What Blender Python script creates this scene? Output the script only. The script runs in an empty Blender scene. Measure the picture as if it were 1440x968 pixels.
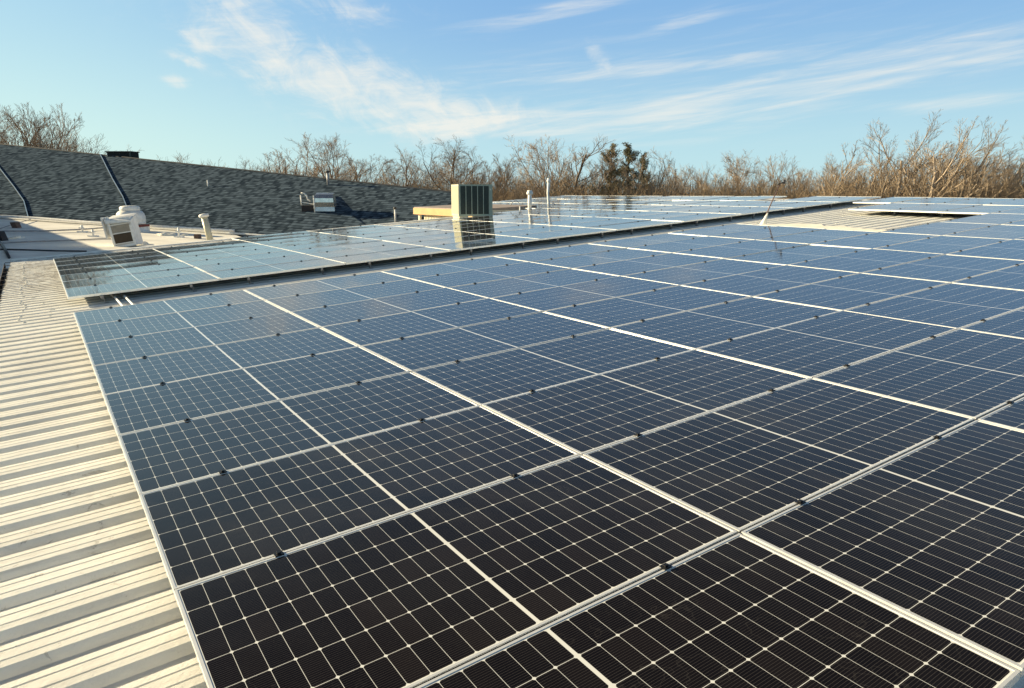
import bpy, bmesh, math, random
from mathutils import Vector, Matrix, noise as mnoise
random.seed(7)
R = math.radians
scene = bpy.context.scene
COL = scene.collection

# ------------------------------------------------------------------ camera
F = 1001.257; PITCH = math.atan(216 / F); CAMH = 6.5
cam_d = bpy.data.cameras.new('camera'); cam = bpy.data.objects.new('camera', cam_d); COL.objects.link(cam)
cam.location = (0, 0, CAMH); cam.rotation_euler = (math.pi / 2 - PITCH, 0, 0)
cam_d.sensor_width = 36; cam_d.lens = F / 1440 * 36; cam_d.clip_start = 0.05; cam_d.clip_end = 4000
scene.camera = cam
cam_d.shift_y = 0.0

# ------------------------------------------------------------------ light
SUN_EL = 17.0; SUN_AZ = -76.0            # degrees; azimuth measured from +Y (view direction), negative = left
SKY_STRENGTH = 0.092
SKY_MIX = 0.86
SUN_STRENGTH = 5.0
EXPOSURE = 1.2
scene.view_settings.view_transform = 'Standard'; scene.view_settings.look = 'None'
scene.view_settings.exposure = EXPOSURE; scene.view_settings.gamma = 1; scene.view_settings.use_curve_mapping = False
sd = bpy.data.lights.new('sun', 'SUN'); so = bpy.data.objects.new('sun', sd); COL.objects.link(so)
sd.energy = SUN_STRENGTH; sd.angle = R(0.53); sd.color = (1.0, 0.83, 0.54)
SUN = Vector((math.sin(R(SUN_AZ)) * math.cos(R(SUN_EL)), math.cos(R(SUN_AZ)) * math.cos(R(SUN_EL)), math.sin(R(SUN_EL))))
so.rotation_euler = SUN.to_track_quat('Z', 'Y').to_euler(); so.location = (-20, 10, 30)

# ------------------------------------------------------------------ node helper
class NT:
    def __init__(s, tree): s.t = tree; s.n = tree.nodes; s.l = tree.links
    def node(s, typ, **k):
        n = s.n.new(typ)
        for a, b in k.items(): setattr(n, a, b)
        return n
    def link(s, a, b): s.l.new(a, b)
    def put(s, sock, v):
        if hasattr(v, 'is_linked') or isinstance(v, bpy.types.NodeSocket): s.l.new(v, sock)
        else: sock.default_value = v
    def m(s, op, a, b=None, c=None, clamp=False):
        n = s.n.new('ShaderNodeMath'); n.operation = op; n.use_clamp = clamp
        s.put(n.inputs[0], a)
        if b is not None: s.put(n.inputs[1], b)
        if c is not None: s.put(n.inputs[2], c)
        return n.outputs[0]
    def vm(s, op, a, b=None):
        n = s.n.new('ShaderNodeVectorMath'); n.operation = op
        s.put(n.inputs[0], a)
        if b is not None: s.put(n.inputs[1], b)
        return n.outputs[0]
    def sep(s, v):
        n = s.n.new('ShaderNodeSeparateXYZ'); s.put(n.inputs[0], v); return n.outputs
    def comb(s, x, y, z):
        n = s.n.new('ShaderNodeCombineXYZ'); s.put(n.inputs[0], x); s.put(n.inputs[1], y); s.put(n.inputs[2], z); return n.outputs[0]
    def mix(s, f, a, b, blend='MIX'):
        n = s.n.new('ShaderNodeMix'); n.data_type = 'RGBA'; n.blend_type = blend
        s.put(n.inputs[0], f); s.put(n.inputs[6], a); s.put(n.inputs[7], b); return n.outputs[2]
    def noise(s, vec, scale, detail=4, rough=0.55, dist=0.0):
        n = s.n.new('ShaderNodeTexNoise'); s.put(n.inputs['Vector'], vec)
        n.inputs['Scale'].default_value = scale; n.inputs['Detail'].default_value = detail
        n.inputs['Roughness'].default_value = rough; n.inputs['Distortion'].default_value = dist
        return n.outputs[0]
    def ramp(s, f, lo, hi, a=0.0, b=1.0, smooth=True):
        n = s.n.new('ShaderNodeMapRange'); n.interpolation_type = 'SMOOTHSTEP' if smooth else 'LINEAR'
        s.put(n.inputs[0], f); n.inputs[1].default_value = lo; n.inputs[2].default_value = hi
        n.inputs[3].default_value = a; n.inputs[4].default_value = b; return n.outputs[0]

# ------------------------------------------------------------------ sky
world = bpy.data.worlds.new('World'); scene.world = world; world.use_nodes = True
w = NT(world.node_tree); w.n.clear()
sky = w.node('ShaderNodeTexSky', sky_type='NISHITA', sun_disc=False)
sky.sun_elevation = R(SUN_EL); sky.sun_rotation = R(SUN_AZ)
sky.altitude = 200; sky.air_density = 1.0; sky.dust_density = 0.6; sky.ozone_density = 2.0
tc = w.node('ShaderNodeTexCoord'); D = tc.outputs['Generated']
dx, dy, dz = w.sep(D)
az = w.m('MULTIPLY', w.m('ARCTAN2', dx, dy), 57.2958)
el = w.m('MULTIPLY', w.m('ARCSINE', dz), 57.2958)
# cirrus: noise stretched along the wind, in azimuth and elevation
def rotae(ang, sx, sy, off=0.0):
    c, s_ = math.cos(R(ang)), math.sin(R(ang))
    X = w.m('ADD', w.m('MULTIPLY', az, c), w.m('MULTIPLY', el, s_))
    Y = w.m('SUBTRACT', w.m('MULTIPLY', el, c), w.m('MULTIPLY', az, s_))
    return w.comb(w.m('MULTIPLY', X, sx), w.m('MULTIPLY', Y, sy), off)
puf = w.noise(rotae(-24, .30, .50), 1.0, 10, .64, .9)
fan = w.noise(rotae(6, .14, .95, 4.0), 1.0, 10, .62, .7)
fib = w.noise(rotae(9, .075, 1.0, 8.0), 1.0, 10, .62, .5)
thin = w.noise(rotae(4, .12, 1.6, 1.0), 1.0, 7, .6, .5)
def blob(a0, e0, sa, se, tilt=0.0, k=1.0):
    A = w.m('SUBTRACT', az, a0); E_ = w.m('SUBTRACT', el, e0)
    c, s_ = math.cos(R(tilt)), math.sin(R(tilt))
    X = w.m('DIVIDE', w.m('ADD', w.m('MULTIPLY', A, c), w.m('MULTIPLY', E_, s_)), sa)
    Y = w.m('DIVIDE', w.m('SUBTRACT', w.m('MULTIPLY', E_, c), w.m('MULTIPLY', A, s_)), se)
    r2 = w.m('ADD', w.m('MULTIPLY', X, X), w.m('MULTIPLY', Y, Y))
    g_ = w.m('POWER', 2.718, w.m('MULTIPLY', r2, -1.0))
    return g_ if k == 1.0 else w.m('MULTIPLY', g_, k)
def add(*a):
    r = a[0]
    for b in a[1:]: r = w.m('ADD', r, b)
    return r
CL_A = add(blob(-14.0, 8.3, 9.0, 2.6, -17, .85), blob(-7.5, 6.2, 6.5, 2.0, -8, .85), blob(-1.0, 5.6, 5.5, .8, 3, .5), blob(-19, 10.5, 3.5, 1.6, -30, .45), blob(-12.5, 13.0, 4.5, 1.1, -4, .7), blob(-19.5, 12.9, 3.2, .7, -10, .6),
           blob(-22.3, 10.1, 1.5, .85, -10, .9), blob(-24.0, 7.4, 1.0, .45, -8, 1.0), blob(-23.2, 8.8, 1.1, .35, -18, 1.0), blob(6.0, 10.2, .9, .8, -50, .62), blob(7.0, 8.9, .6, .8, -50, .6))
CL_B = add(blob(10, 5.2, 11, 1.2, 3, .85), blob(-1.5, 5.0, 7, .8, 2, .9), blob(25, 8.0, 10.5, 1.1, 9, .9), blob(12, 8.9, 10, .45, 4, .6), blob(3.0, 12.7, 6, .6, 9, .85),
           blob(13, 12.0, 2.8, .5, 12, .7), blob(31, 5.6, 4, .45, 3, .8), blob(33, 8.0, 5, .6, 5, .6), blob(18, 6.9, 10, .6, 5, .5), blob(0, 8.7, 7, .8, 2, .35), blob(14, 8, 24, 5, 6, .30))
GEN = w.m('MULTIPLY', w.ramp(el, 17, 24, 0.0, 0.45), w.ramp(el, 28, 42, 1.0, 0.0))      # a few more wisps overhead, outside the frame
nA = w.m('ADD', w.m('MULTIPLY', puf, .62), w.m('MULTIPLY', fan, .38))
dA = w.m('MULTIPLY', w.m('MINIMUM', w.m('MULTIPLY', CL_A, 2.2), 1.0), w.ramp(w.m('ADD', nA, w.m('MULTIPLY', w.m('MINIMUM', CL_A, 1.0), .24)), 0.52, 0.92))
nB = w.m('ADD', w.m('MULTIPLY', fib, .58), w.m('MULTIPLY', thin, .42))
dB = w.m('MULTIPLY', w.m('MINIMUM', w.m('MULTIPLY', CL_B, 1.8), 1.0), w.ramp(w.m('ADD', nB, w.m('MULTIPLY', w.m('MINIMUM', CL_B, 1.0), .20)), 0.50, 0.92, 0.0, 0.95))
dC = w.m('MULTIPLY', GEN, w.ramp(fib, 0.45, 0.75))
dens = w.m('MULTIPLY', w.m('MINIMUM', w.m('ADD', w.m('ADD', dA, dB), dC), 1.0), 0.78)
skyc = sky.outputs[0]
# the clear sky, its glare near the sun softened the way thin high cloud spreads it
bw = w.node('ShaderNodeRGBToBW'); w.link(skyc, bw.inputs[0])
kk = w.m('DIVIDE', 1.0, w.m('ADD', 1.0, w.m('MULTIPLY', bw.outputs[0], 0.22)))
comp = w.vm('MULTIPLY', skyc, w.comb(kk, kk, kk))
SKY_TOP = (0.30, 0.38, 0.58, 1)
side = w.ramp(az, -42, 2)
hor = w.mix(side, (3.5, 4.75, 4.35, 1), (2.6, 3.95, 4.3, 1))
mid = w.mix(side, (2.15, 3.5, 4.25, 1), (1.20, 2.35, 3.9, 1))
grad = w.mix(w.ramp(el, 0.0, 14.5), hor, mid)
grad = w.mix(w.ramp(el, 14.0, 39.0), grad, SKY_TOP)
clear = w.mix(SKY_MIX, comp, grad)
CLOUDC = (4.5, 4.35, 3.95, 1)
final = w.mix(dens, clear, CLOUDC)
bg = w.node('ShaderNodeBackground'); w.link(final, bg.inputs[0]); bg.inputs[1].default_value = SKY_STRENGTH
wo = w.node('ShaderNodeOutputWorld'); w.link(bg.outputs[0], wo.inputs[0])

# ------------------------------------------------------------------ frames of reference
MR = Matrix(((0.83128662, -0.55375277, -0.04817072), (0.55226951, 0.83264586, -0.04122203), (0.06293596, 0.0076641, 0.99798814)))
CR = Vector((-0.21221483, -11.44527002, 1.7555763))          # camera in roof coordinates
M4 = Matrix.Translation(Vector((0, 0, CAMH)) - MR @ CR) @ MR.to_4x4()
PU, PV = 2.30, 1.1831465                                    # panel pitch along and across the ribs
SAG = [(-20, .24), (-16, .20), (-12.1, .155), (-9.5, .125), (-7.5, .09), (-5.5, .057), (-4.4, .04), (-2.4, .018), (0, 0), (30, 0)]
def sag(v):
    for (a, b), (c, d) in zip(SAG, SAG[1:]):
        if a <= v <= c: return -(b + (d - b) * (v - a) / (c - a))
    return 0.0
def RL(u, v, z=0.0): return Vector((u * PU, -v * PV, z + sag(v)))      # roof grid -> roof local
def RW(u, v, z=0.0): return M4 @ RL(u, v, z)                           # roof grid -> world
def ray(x, y):
    a, b = (x - 720) / F, (y - 484) / F
    cp, sp = math.cos(PITCH), math.sin(PITCH)
    return Vector((a, -b * sp + cp, -b * cp - sp))
CAM = Vector((0, 0, CAMH))
def PX(x, y, d):
    r = ray(x, y); return CAM + r * (d / r.y)
def PXP(x, y, p0, n):
    r = ray(x, y); return CAM + r * ((p0 - CAM).dot(n) / r.dot(n))
def to_px(P):
    q = P - CAM; cp, sp = math.cos(PITCH), math.sin(PITCH)
    zf = q.y * cp - q.z * sp
    if zf < .05: return (-9999, -9999)
    return (720 + F * q.x / zf, 484 + F * (-q.y * sp - q.z * cp) / zf)

# ------------------------------------------------------------------ materials
def mat(name):
    m = bpy.data.materials.new(name); m.use_nodes = True
    t = NT(m.node_tree); b = t.n['Principled BSDF']; return m, t, b
def simple(name, col, rough=.6, metal=0.0, var=.12, scale=6.0, bump=0.0, bscale=40.0, spec=.4):
    m, t, b = mat(name)
    tcn = t.node('ShaderNodeTexCoord'); P = tcn.outputs['Object']
    n1 = t.noise(P, scale, 5, .6)
    dark = tuple(c * (1 - var) for c in col) + (1,); lite = tuple(min(1, c * (1 + var)) for c in col) + (1,)
    t.link(t.mix(t.ramp(n1, .3, .7), dark, lite), b.inputs['Base Color'])
    b.inputs['Roughness'].default_value = rough; b.inputs['Metallic'].default_value = metal
    b.inputs['Specular IOR Level'].default_value = spec
    if bump:
        bn = t.node('ShaderNodeBump'); bn.inputs['Strength'].default_value = bump; bn.inputs['Distance'].default_value = .01
        t.link(t.noise(P, bscale, 5, .6), bn.inputs['Height']); t.link(bn.outputs[0], b.inputs['Normal'])
    return m
GL, GW = 2.286, 1.172                                       # panel outer size
def panel_glass():
    m, t, b = mat('solar_glass')
    P = t.node('ShaderNodeTexCoord').outputs['Object']
    x, y, z = t.sep(P)
    marg = .0185; midh = .008
    pu = (GL / 2 - marg - midh) / 12; pv = (GW - 2 * marg) / 6
    xs = t.m('SUBTRACT', x, GL / 2)
    xc = t.m('SUBTRACT', t.m('ABSOLUTE', xs), midh)
    cu = t.m('DIVIDE', xc, pu); cv = t.m('DIVIDE', t.m('SUBTRACT', y, marg), pv)
    fu = t.m('FRACT', cu); fv = t.m('FRACT', cv)
    du = t.m('MULTIPLY', t.m('MINIMUM', fu, t.m('SUBTRACT', 1.0, fu)), pu)
    dv = t.m('MULTIPLY', t.m('MINIMUM', fv, t.m('SUBTRACT', 1.0, fv)), pv)
    lineu = t.m('LESS_THAN', du, .0009); linev = t.m('LESS_THAN', dv, .0012)
    cham = t.m('LESS_THAN', t.m('ADD', du, dv), .0098)
    out = t.m('MAXIMUM', t.m('LESS_THAN', xc, 0.0), t.m('GREATER_THAN', xc, 12 * pu))
    out2 = t.m('MAXIMUM', t.m('LESS_THAN', y, marg), t.m('GREATER_THAN', y, GW - marg))
    white = t.m('MAXIMUM', t.m('MAXIMUM', t.m('MAXIMUM', lineu, linev), cham), t.m('MAXIMUM', out, out2))
    bus = t.m('ABSOLUTE', t.m('SUBTRACT', t.m('FRACT', t.m('MULTIPLY', fv, 16.0)), .5))
    busl = t.m('LESS_THAN', bus, .055)
    oi = t.node('ShaderNodeObjectInfo').outputs['Random']
    wn = t.node('ShaderNodeTexWhiteNoise', noise_dimensions='4D')
    sgn = t.m('MULTIPLY', t.m('GREATER_THAN', xs, 0.0), 40.0)
    t.link(t.comb(t.m('ADD', t.m('FLOOR', cu), sgn), t.m('FLOOR', cv), 0.0), wn.inputs['Vector']); t.link(t.m('MULTIPLY', oi, 97.0), wn.inputs['W'])
    rc = t.m('POWER', wn.outputs['Value'], 2.0)
    cell = t.mix(rc, (.0036, .0024, .0019, 1), (.0095, .0066, .0052, 1))
    cell = t.mix(t.m('MULTIPLY', oi, .35), cell, (.0045, .0036, .0038, 1))
    cell = t.mix(t.m('MULTIPLY', busl, .75), cell, (.072, .064, .058, 1))
    col = t.mix(white, cell, (.72, .73, .70, 1))
    # dust film on the glass
    geo = t.node('ShaderNodeNewGeometry').outputs['Position']
    dust = t.m('MULTIPLY', t.ramp(t.noise(geo, 1.3, 8, .68), .40, .78), .012)
    ring_ = t.m('ABSOLUTE', t.m('SUBTRACT', t.noise(geo, 5.5, 3, .5), .56))
    marks = t.m('MULTIPLY', t.ramp(ring_, .0, .010, .045, 0), t.ramp(t.noise(geo, .8, 2, .5), .48, .6))
    vor = t.node('ShaderNodeTexVoronoi'); vor.inputs['Scale'].default_value = 1.35; t.link(geo, vor.inputs['Vector'])
    drop = t.m('MULTIPLY', t.ramp(t.m('ADD', vor.outputs['Distance'], t.m('MULTIPLY', t.noise(geo, 60, 3, .6), .02)), .020, .028, .7, 0), t.m('GREATER_THAN', t.sep(vor.outputs['Color'])[0], .80))
    dust = t.m('ADD', t.m('ADD', dust, marks), drop)
    spots = t.ramp(t.noise(geo, 26, 5, .7), .72, .80, 0, .09)
    col = t.mix(t.m('ADD', dust, spots), col, (.30, .28, .25, 1))
    t.link(col, b.inputs['Base Color'])
    b.inputs['Roughness'].default_value = .055; b.inputs['IOR'].default_value = 1.38
    t.link(t.m('ADD', t.ramp(t.noise(geo, 3.0, 6, .6), .3, .7, .035, .085), 0.0), b.inputs['Roughness'])
    bn = t.node('ShaderNodeBump'); bn.inputs['Strength'].default_value = .10; bn.inputs['Distance'].default_value = .002
    t.link(t.noise(P, 9.0, 3, .5), bn.inputs['Height']); t.link(bn.outputs[0], b.inputs['Normal'])
    return m
M_GLASS = panel_glass()
M_ALU = simple('frame_aluminium', (.80, .80, .77), .40, .45, .06, 9)
M_RAIL = simple('rail_aluminium', (.20, .20, .20), .45, .6, .15, 9)
M_CLAMP = simple('black_clamp', (.012, .013, .016), .42, .3, .2, 30)
M_GAPSHADE = simple('gap_shade', (.02, .018, .016), .9)
def roof_coating():
    m, t, b = mat('roof_coating')
    P = t.node('ShaderNodeTexCoord').outputs['Object']
    base = t.mix(t.ramp(t.noise(P, 1.1, 6, .62), .3, .7), (.73, .715, .655, 1), (.84, .83, .77, 1))
    st = t.vm('MULTIPLY', P, (0.5, 7.0, 1.0))
    streak = t.ramp(t.noise(st, 2.2, 6, .7), .50, .72)
    base = t.mix(t.m('MULTIPLY', streak, .42), base, (.46, .44, .40, 1))
    sp = t.ramp(t.noise(P, 17, 5, .7), .66, .74)
    base = t.mix(t.m('MULTIPLY', sp, .6), base, (.42, .38, .33, 1))
    xx, yy, zz_ = t.sep(P)
    # darker brown mottling, stronger towards the far end of the roof
    far_mottle = t.m('MULTIPLY', t.ramp(yy, 0.5, 7.0), t.ramp(t.noise(P, 5.0, 7, .75), .42, .62))
    base = t.mix(t.m('MULTIPLY', far_mottle, .78), base, (.27, .24, .21, 1))
    flk = t.noise(t.vm('MULTIPLY', P, (1.0, 1.7, 1.0)), 6.5, 9, .72, 1.2)
    chip = t.m('MULTIPLY', t.ramp(flk, .615, .640, 0, 1), t.ramp(t.noise(P, .9, 3, .5), .45, .60))
    base = t.mix(t.m('MULTIPLY', chip, .55), base, (.40, .37, .33, 1))
    t.link(base, b.inputs['Base Color']); b.inputs['Roughness'].default_value = .75; b.inputs['Specular IOR Level'].default_value = .12
    h = t.m('SUBTRACT', t.m('ADD', t.noise(P, 70, 6, .75), t.m('MULTIPLY', t.noise(P, 7, 4, .6), 1.6)), t.m('MULTIPLY', chip, .9))
    bn = t.node('ShaderNodeBump'); bn.inputs['Strength'].default_value = .55; bn.inputs['Distance'].default_value = .006
    t.link(h, bn.inputs['Height']); t.link(bn.outputs[0], b.inputs['Normal'])
    return m
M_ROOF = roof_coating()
M_PATCH = simple('repair_coating', (.86, .82, .70), .8, 0, .06, 3, .6, 30, .08)
M_WHITE = simple('white_paint', (.78, .77, .73), .5, 0, .10, 5, .2, 30)
M_MEMBRANE = simple('roof_membrane', (.84, .81, .72), .8, 0, .13, .6, .4, 4, .1)
M_CREAM = simple('cream_metal', (.50, .48, .37), .45, .1, .08, 5)
M_GREYPIPE = simple('grey_pipe', (.30, .30, .31), .5, .3, .2, 6)
M_GALV = simple('galvanised_sheet', (.62, .60, .56), .22, .9, .12, 4, .15, 12)
M_GRILLE = simple('dark_grille', (.055, .070, .060), .6, .3, .3, 40)
M_RED = simple('rust_red_steel', (.22, .05, .035), .7, 0, .2, 12)
M_BROWNBLK = simple('brown_block', (.12, .08, .065), .8, 0, .2, 12)
M_CABLE = simple('dark_cable', (.035, .035, .04), .5)
M_BEIGE = simple('beige_fascia', (.50, .29, .11), .6, 0, .12, 2)
M_SIDING = simple('pale_siding', (.68, .62, .48), .6, 0, .1, 3)
M_WALL = simple('building_wall', (.50, .45, .38), .8, 0, .1, .6)
M_GUTTER = simple('dark_gutter', (.07, .055, .05), .7, 0, .5, 8)
def shingles():
    m, t, b = mat('asphalt_shingles')
    P = t.node('ShaderNodeTexCoord').outputs['Object']
    x, y, z = t.sep(P)
    cr = t.m('DIVIDE', y, .34); row = t.m('FLOOR', cr)
    wn0 = t.node('ShaderNodeTexWhiteNoise', noise_dimensions='1D'); t.link(row, wn0.inputs['W'])
    tabx = t.m('ADD', t.m('DIVIDE', x, .22), t.m('MULTIPLY', wn0.outputs['Value'], 9.0))
    wn = t.node('ShaderNodeTexWhiteNoise', noise_dimensions='2D'); t.link(t.comb(t.m('FLOOR', tabx), row, 0.0), wn.inputs['Vector'])
    v = wn.outputs['Value']
    wnb = t.node('ShaderNodeTexWhiteNoise', noise_dimensions='2D'); t.link(t.comb(t.m('FLOOR', t.m('MULTIPLY', tabx, .37)), t.m('ADD', row, 51.0), 0.0), wnb.inputs['Vector'])
    v2 = t.m('ADD', t.m('MULTIPLY', v, .8), t.m('MULTIPLY', wnb.outputs['Value'], .2))
    c = t.mix(t.ramp(v2, .15, .85, 0, 1, False), (.032, .046, .062, 1), (.120, .160, .196, 1))
    c = t.mix(t.m('MULTIPLY', t.ramp(t.noise(P, .9, 5, .7), .35, .7), .25), c, (.045, .060, .070, 1))
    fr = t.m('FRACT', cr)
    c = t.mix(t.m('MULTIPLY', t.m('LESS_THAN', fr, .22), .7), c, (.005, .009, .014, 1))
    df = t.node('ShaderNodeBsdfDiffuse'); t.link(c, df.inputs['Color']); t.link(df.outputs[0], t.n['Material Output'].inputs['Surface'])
    bn = t.node('ShaderNodeBump'); bn.inputs['Strength'].default_value = .8; bn.inputs['Distance'].default_value = .012
    t.link(t.m('ADD', t.m('MULTIPLY', fr, -.8), v), bn.inputs['Height']); t.link(bn.outputs[0], df.inputs['Normal'])
    return m
M_SHINGLE = shingles()
def bark(name, c0, c1):
    m, t, b = mat(name)
    P = t.node('ShaderNodeTexCoord').outputs['Object']
    oi = t.node('ShaderNodeObjectInfo').outputs['Random']
    f = t.m('ADD', t.m('MULTIPLY', t.noise(P, 1.2, 4, .6), .7), t.m('MULTIPLY', oi, .3))
    t.link(t.mix(t.ramp(f, .3, .75), c0 + (1,), c1 + (1,)), b.inputs['Base Color'])
    b.inputs['Roughness'].default_value = .85; b.inputs['Specular IOR Level'].default_value = .2
    return m
M_BARK = bark('bark_grey', (.15, .115, .085), (.30, .24, .19))
M_BARKT = bark('bark_tan', (.22, .175, .13), (.42, .34, .26))
M_TWIG = bark('twigs_brown', (.22, .165, .115), (.40, .31, .22))
M_TWIGT = bark('twigs_tan', (.28, .215, .15), (.46, .37, .27))
M_BRUSH = bark('brush', (.15, .105, .065), (.40, .295, .18))
M_NEEDLE = bark('needles', (.11, .105, .055), (.26, .22, .13))

# ------------------------------------------------------------------ mesh helper
class MB:
    def __init__(s): s.v = []; s.f = []; s.mi = []; s.cur = 0
    def quad(s, a, b, c, d):
        n = len(s.v); s.v += [tuple(a), tuple(b), tuple(c), tuple(d)]; s.f.append((n, n + 1, n + 2, n + 3)); s.mi.append(s.cur)
    def poly(s, pts):
        n = len(s.v); s.v += [tuple(p) for p in pts]; s.f.append(tuple(range(n, n + len(pts)))); s.mi.append(s.cur)
    def box(s, x0, x1, y0, y1, z0, z1, T=None):
        P = [Vector(p) for p in ((x0, y0, z0), (x1, y0, z0), (x1, y1, z0), (x0, y1, z0), (x0, y0, z1), (x1, y0, z1), (x1, y1, z1), (x0, y1, z1))]
        if T is not None: P = [T @ p for p in P]
        n = len(s.v); s.v += [tuple(p) for p in P]
        for f in ((0, 3, 2, 1), (4, 5, 6, 7), (0, 1, 5, 4), (1, 2, 6, 5), (2, 3, 7, 6), (3, 0, 4, 7)):
            s.f.append(tuple(n + i for i in f)); s.mi.append(s.cur)
    def hexa(s, bot, top):
        n = len(s.v); s.v += [tuple(p) for p in list(bot) + list(top)]; k = len(bot)
        s.f.append(tuple(n + i for i in reversed(range(k)))); s.mi.append(s.cur)
        s.f.append(tuple(n + k + i for i in range(k))); s.mi.append(s.cur)
        for i in range(k):
            j = (i + 1) % k; s.f.append((n + i, n + j, n + k + j, n + k + i)); s.mi.append(s.cur)
    def tube(s, pts, rad, sides=8, caps=True):
        pts = [Vector(p) for p in pts]
        if not isinstance(rad, (list, tuple)): rad = [rad] * len(pts)
        rings = []; n0 = len(s.v)
        t0 = (pts[1] - pts[0]).normalized()
        up = Vector((0, 0, 1)) if abs(t0.z) < .9 else Vector((1, 0, 0))
        a = t0.cross(up).normalized()
        for i, p in enumerate(pts):
            if i == 0: t = t0
            elif i == len(pts) - 1: t = (pts[i] - pts[i - 1]).normalized()
            else: t = (pts[i + 1] - pts[i - 1]).normalized()
            a = (a - t * a.dot(t)).normalized(); b = t.cross(a)
            for k in range(sides):
                an = 2 * math.pi * k / sides
                s.v.append(tuple(p + (a * math.cos(an) + b * math.sin(an)) * rad[i]))
        for i in range(len(pts) - 1):
            for k in range(sides):
                k2 = (k + 1) % sides
                s.f.append((n0 + i * sides + k, n0 + i * sides + k2, n0 + (i + 1) * sides + k2, n0 + (i + 1) * sides + k)); s.mi.append(s.cur)
        if caps:
            s.f.append(tuple(n0 + k for k in reversed(range(sides)))); s.mi.append(s.cur)
            e = n0 + (len(pts) - 1) * sides; s.f.append(tuple(e + k for k in range(sides))); s.mi.append(s.cur)
    def lathe(s, prof, sides=24, T=None):
        n0 = len(s.v)
        for r, z in prof:
            for k in range(sides):
                an = 2 * math.pi * k / sides; p = Vector((r * math.cos(an), r * math.sin(an), z))
                s.v.append(tuple(T @ p if T is not None else p))
        for i in range(len(prof) - 1):
            for k in range(sides):
                k2 = (k + 1) % sides
                s.f.append((n0 + i * sides + k, n0 + i * sides + k2, n0 + (i + 1) * sides + k2, n0 + (i + 1) * sides + k)); s.mi.append(s.cur)
        s.f.append(tuple(n0 + k for k in reversed(range(sides)))); s.mi.append(s.cur)
        e = n0 + (len(prof) - 1) * sides; s.f.append(tuple(e + k for k in range(sides))); s.mi.append(s.cur)
    def mesh(s, name, mats, smooth=False):
        me = bpy.data.meshes.new(name); me.from_pydata(s.v, [], s.f); me.update()
        for m in (mats if isinstance(mats, (list, tuple)) else [mats]): me.materials.append(m)
        if any(s.mi): me.polygons.foreach_set('material_index', s.mi)
        if smooth: me.polygons.foreach_set('use_smooth', [True] * len(me.polygons))
        return me
    def build(s, name, mats, parent=None, smooth=False, mw=None, bevel=0):
        me = s.mesh(name, mats, smooth); o = bpy.data.objects.new(name, me); COL.objects.link(o)
        if parent is not None: o.parent = parent
        if mw is not None: o.matrix_world = mw
        if bevel:
            bm = bmesh.new(); bm.from_mesh(me)
            bmesh.ops.remove_doubles(bm, verts=bm.verts, dist=1e-5)
            bmesh.ops.bevel(bm, geom=list(bm.edges), offset=bevel, segments=2, affect='EDGES', clamp_overlap=True)
            bm.to_mesh(me); bm.free()
        return o
def tag(o, label=None, cat=None, group=None, kind=None):
    if label: o['label'] = label
    if cat: o['category'] = cat
    if group: o['group'] = group
    if kind: o['kind'] = kind
    return o
def empty(name, mw, label, cat, group=None):
    o = bpy.data.objects.new(name, None); COL.objects.link(o); o.empty_display_size = .2
    o.matrix_world = mw; return tag(o, label, cat, group)
ORD = ['first', 'second', 'third', 'fourth', 'fifth', 'sixth', 'seventh', 'eighth', 'ninth', 'tenth', 'eleventh', 'twelfth', 'thirteenth', 'fourteenth', 'fifteenth', 'sixteenth', 'seventeenth', 'eighteenth', 'nineteenth', 'twentieth']
TENS = {2: 'twenty', 3: 'thirty', 4: 'forty', 5: 'fifty', 6: 'sixty', 7: 'seventy', 8: 'eighty', 9: 'ninety'}
def ordw(i):
    n = i + 1
    if n <= 20: return ORD[i]
    if n % 10 == 0: return {30: 'thirtieth', 40: 'fortieth', 50: 'fiftieth', 60: 'sixtieth', 70: 'seventieth', 80: 'eightieth', 90: 'ninetieth'}[n]
    return TENS[n // 10] + '-' + ORD[n % 10 - 1]
T = Matrix.Translation

# ------------------------------------------------------------------ ground
g = MB(); g.quad((-1500, -1500, 0), (1500, -1500, 0), (1500, 1500, 0), (-1500, 1500, 0))
M_GROUND = simple('winter_ground', (.13, .10, .06), .95, 0, .35, .05)
tag(g.build('ground', M_GROUND), kind='structure')

# ------------------------------------------------------------------ the metal roofed building
ZR = -.170                                                  # top of the ribs, below the panel face
RIDGE = 23.42; EAVE = -.95; YNEAR = -17.5; YMID = 13.05; YFAR = 19.95; XSTEP = 15.9
bld = empty('metal_roofed_building', M4 @ T((EAVE, YNEAR, -6)), 'low building with white coated ribbed metal roof under the solar arrays', 'building')
def prof(y0, y1):
    out = []; k = math.floor(y0 / .3048)
    pat = [(0, 0), (.060, 0), (.094, .038), (.138, .040), (.144, .034), (.150, .040), (.214, .040), (.220, .034), (.226, .040), (.270, .038), (.3048, 0)]
    while k * .3048 < y1:
        for a, z in pat[:-1]:
            y = k * .3048 + a
            if y0 <= y <= y1: out.append((y, z))
        k += 1
    return out
rm = MB()
def sheet(x0, x1, y0, y1, slope=0.0):
    pr = prof(y0, y1); n0 = len(rm.v); nx = max(2, int((x1 - x0) / 2.5) + 1)
    for i in range(nx):
        x = x0 + (x1 - x0) * i / (nx - 1)
        for y, z in pr:
            wob = .004 * mnoise.noise(Vector((x * .6, y * .9, 0)))
            xx = x + (random.uniform(-.03, .03) if (i == 0 and x0 == EAVE) else 0)
            rm.v.append((xx, y, ZR - .040 + z + sag(-y / PV) - slope * (x - x0) + wob))
    m_ = len(pr)
    for i in range(nx - 1):
        for j in range(m_ - 1):
            a = n0 + i * m_ + j; rm.f.append((a, a + m_, a + m_ + 1, a + 1)); rm.mi.append(0)
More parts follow.
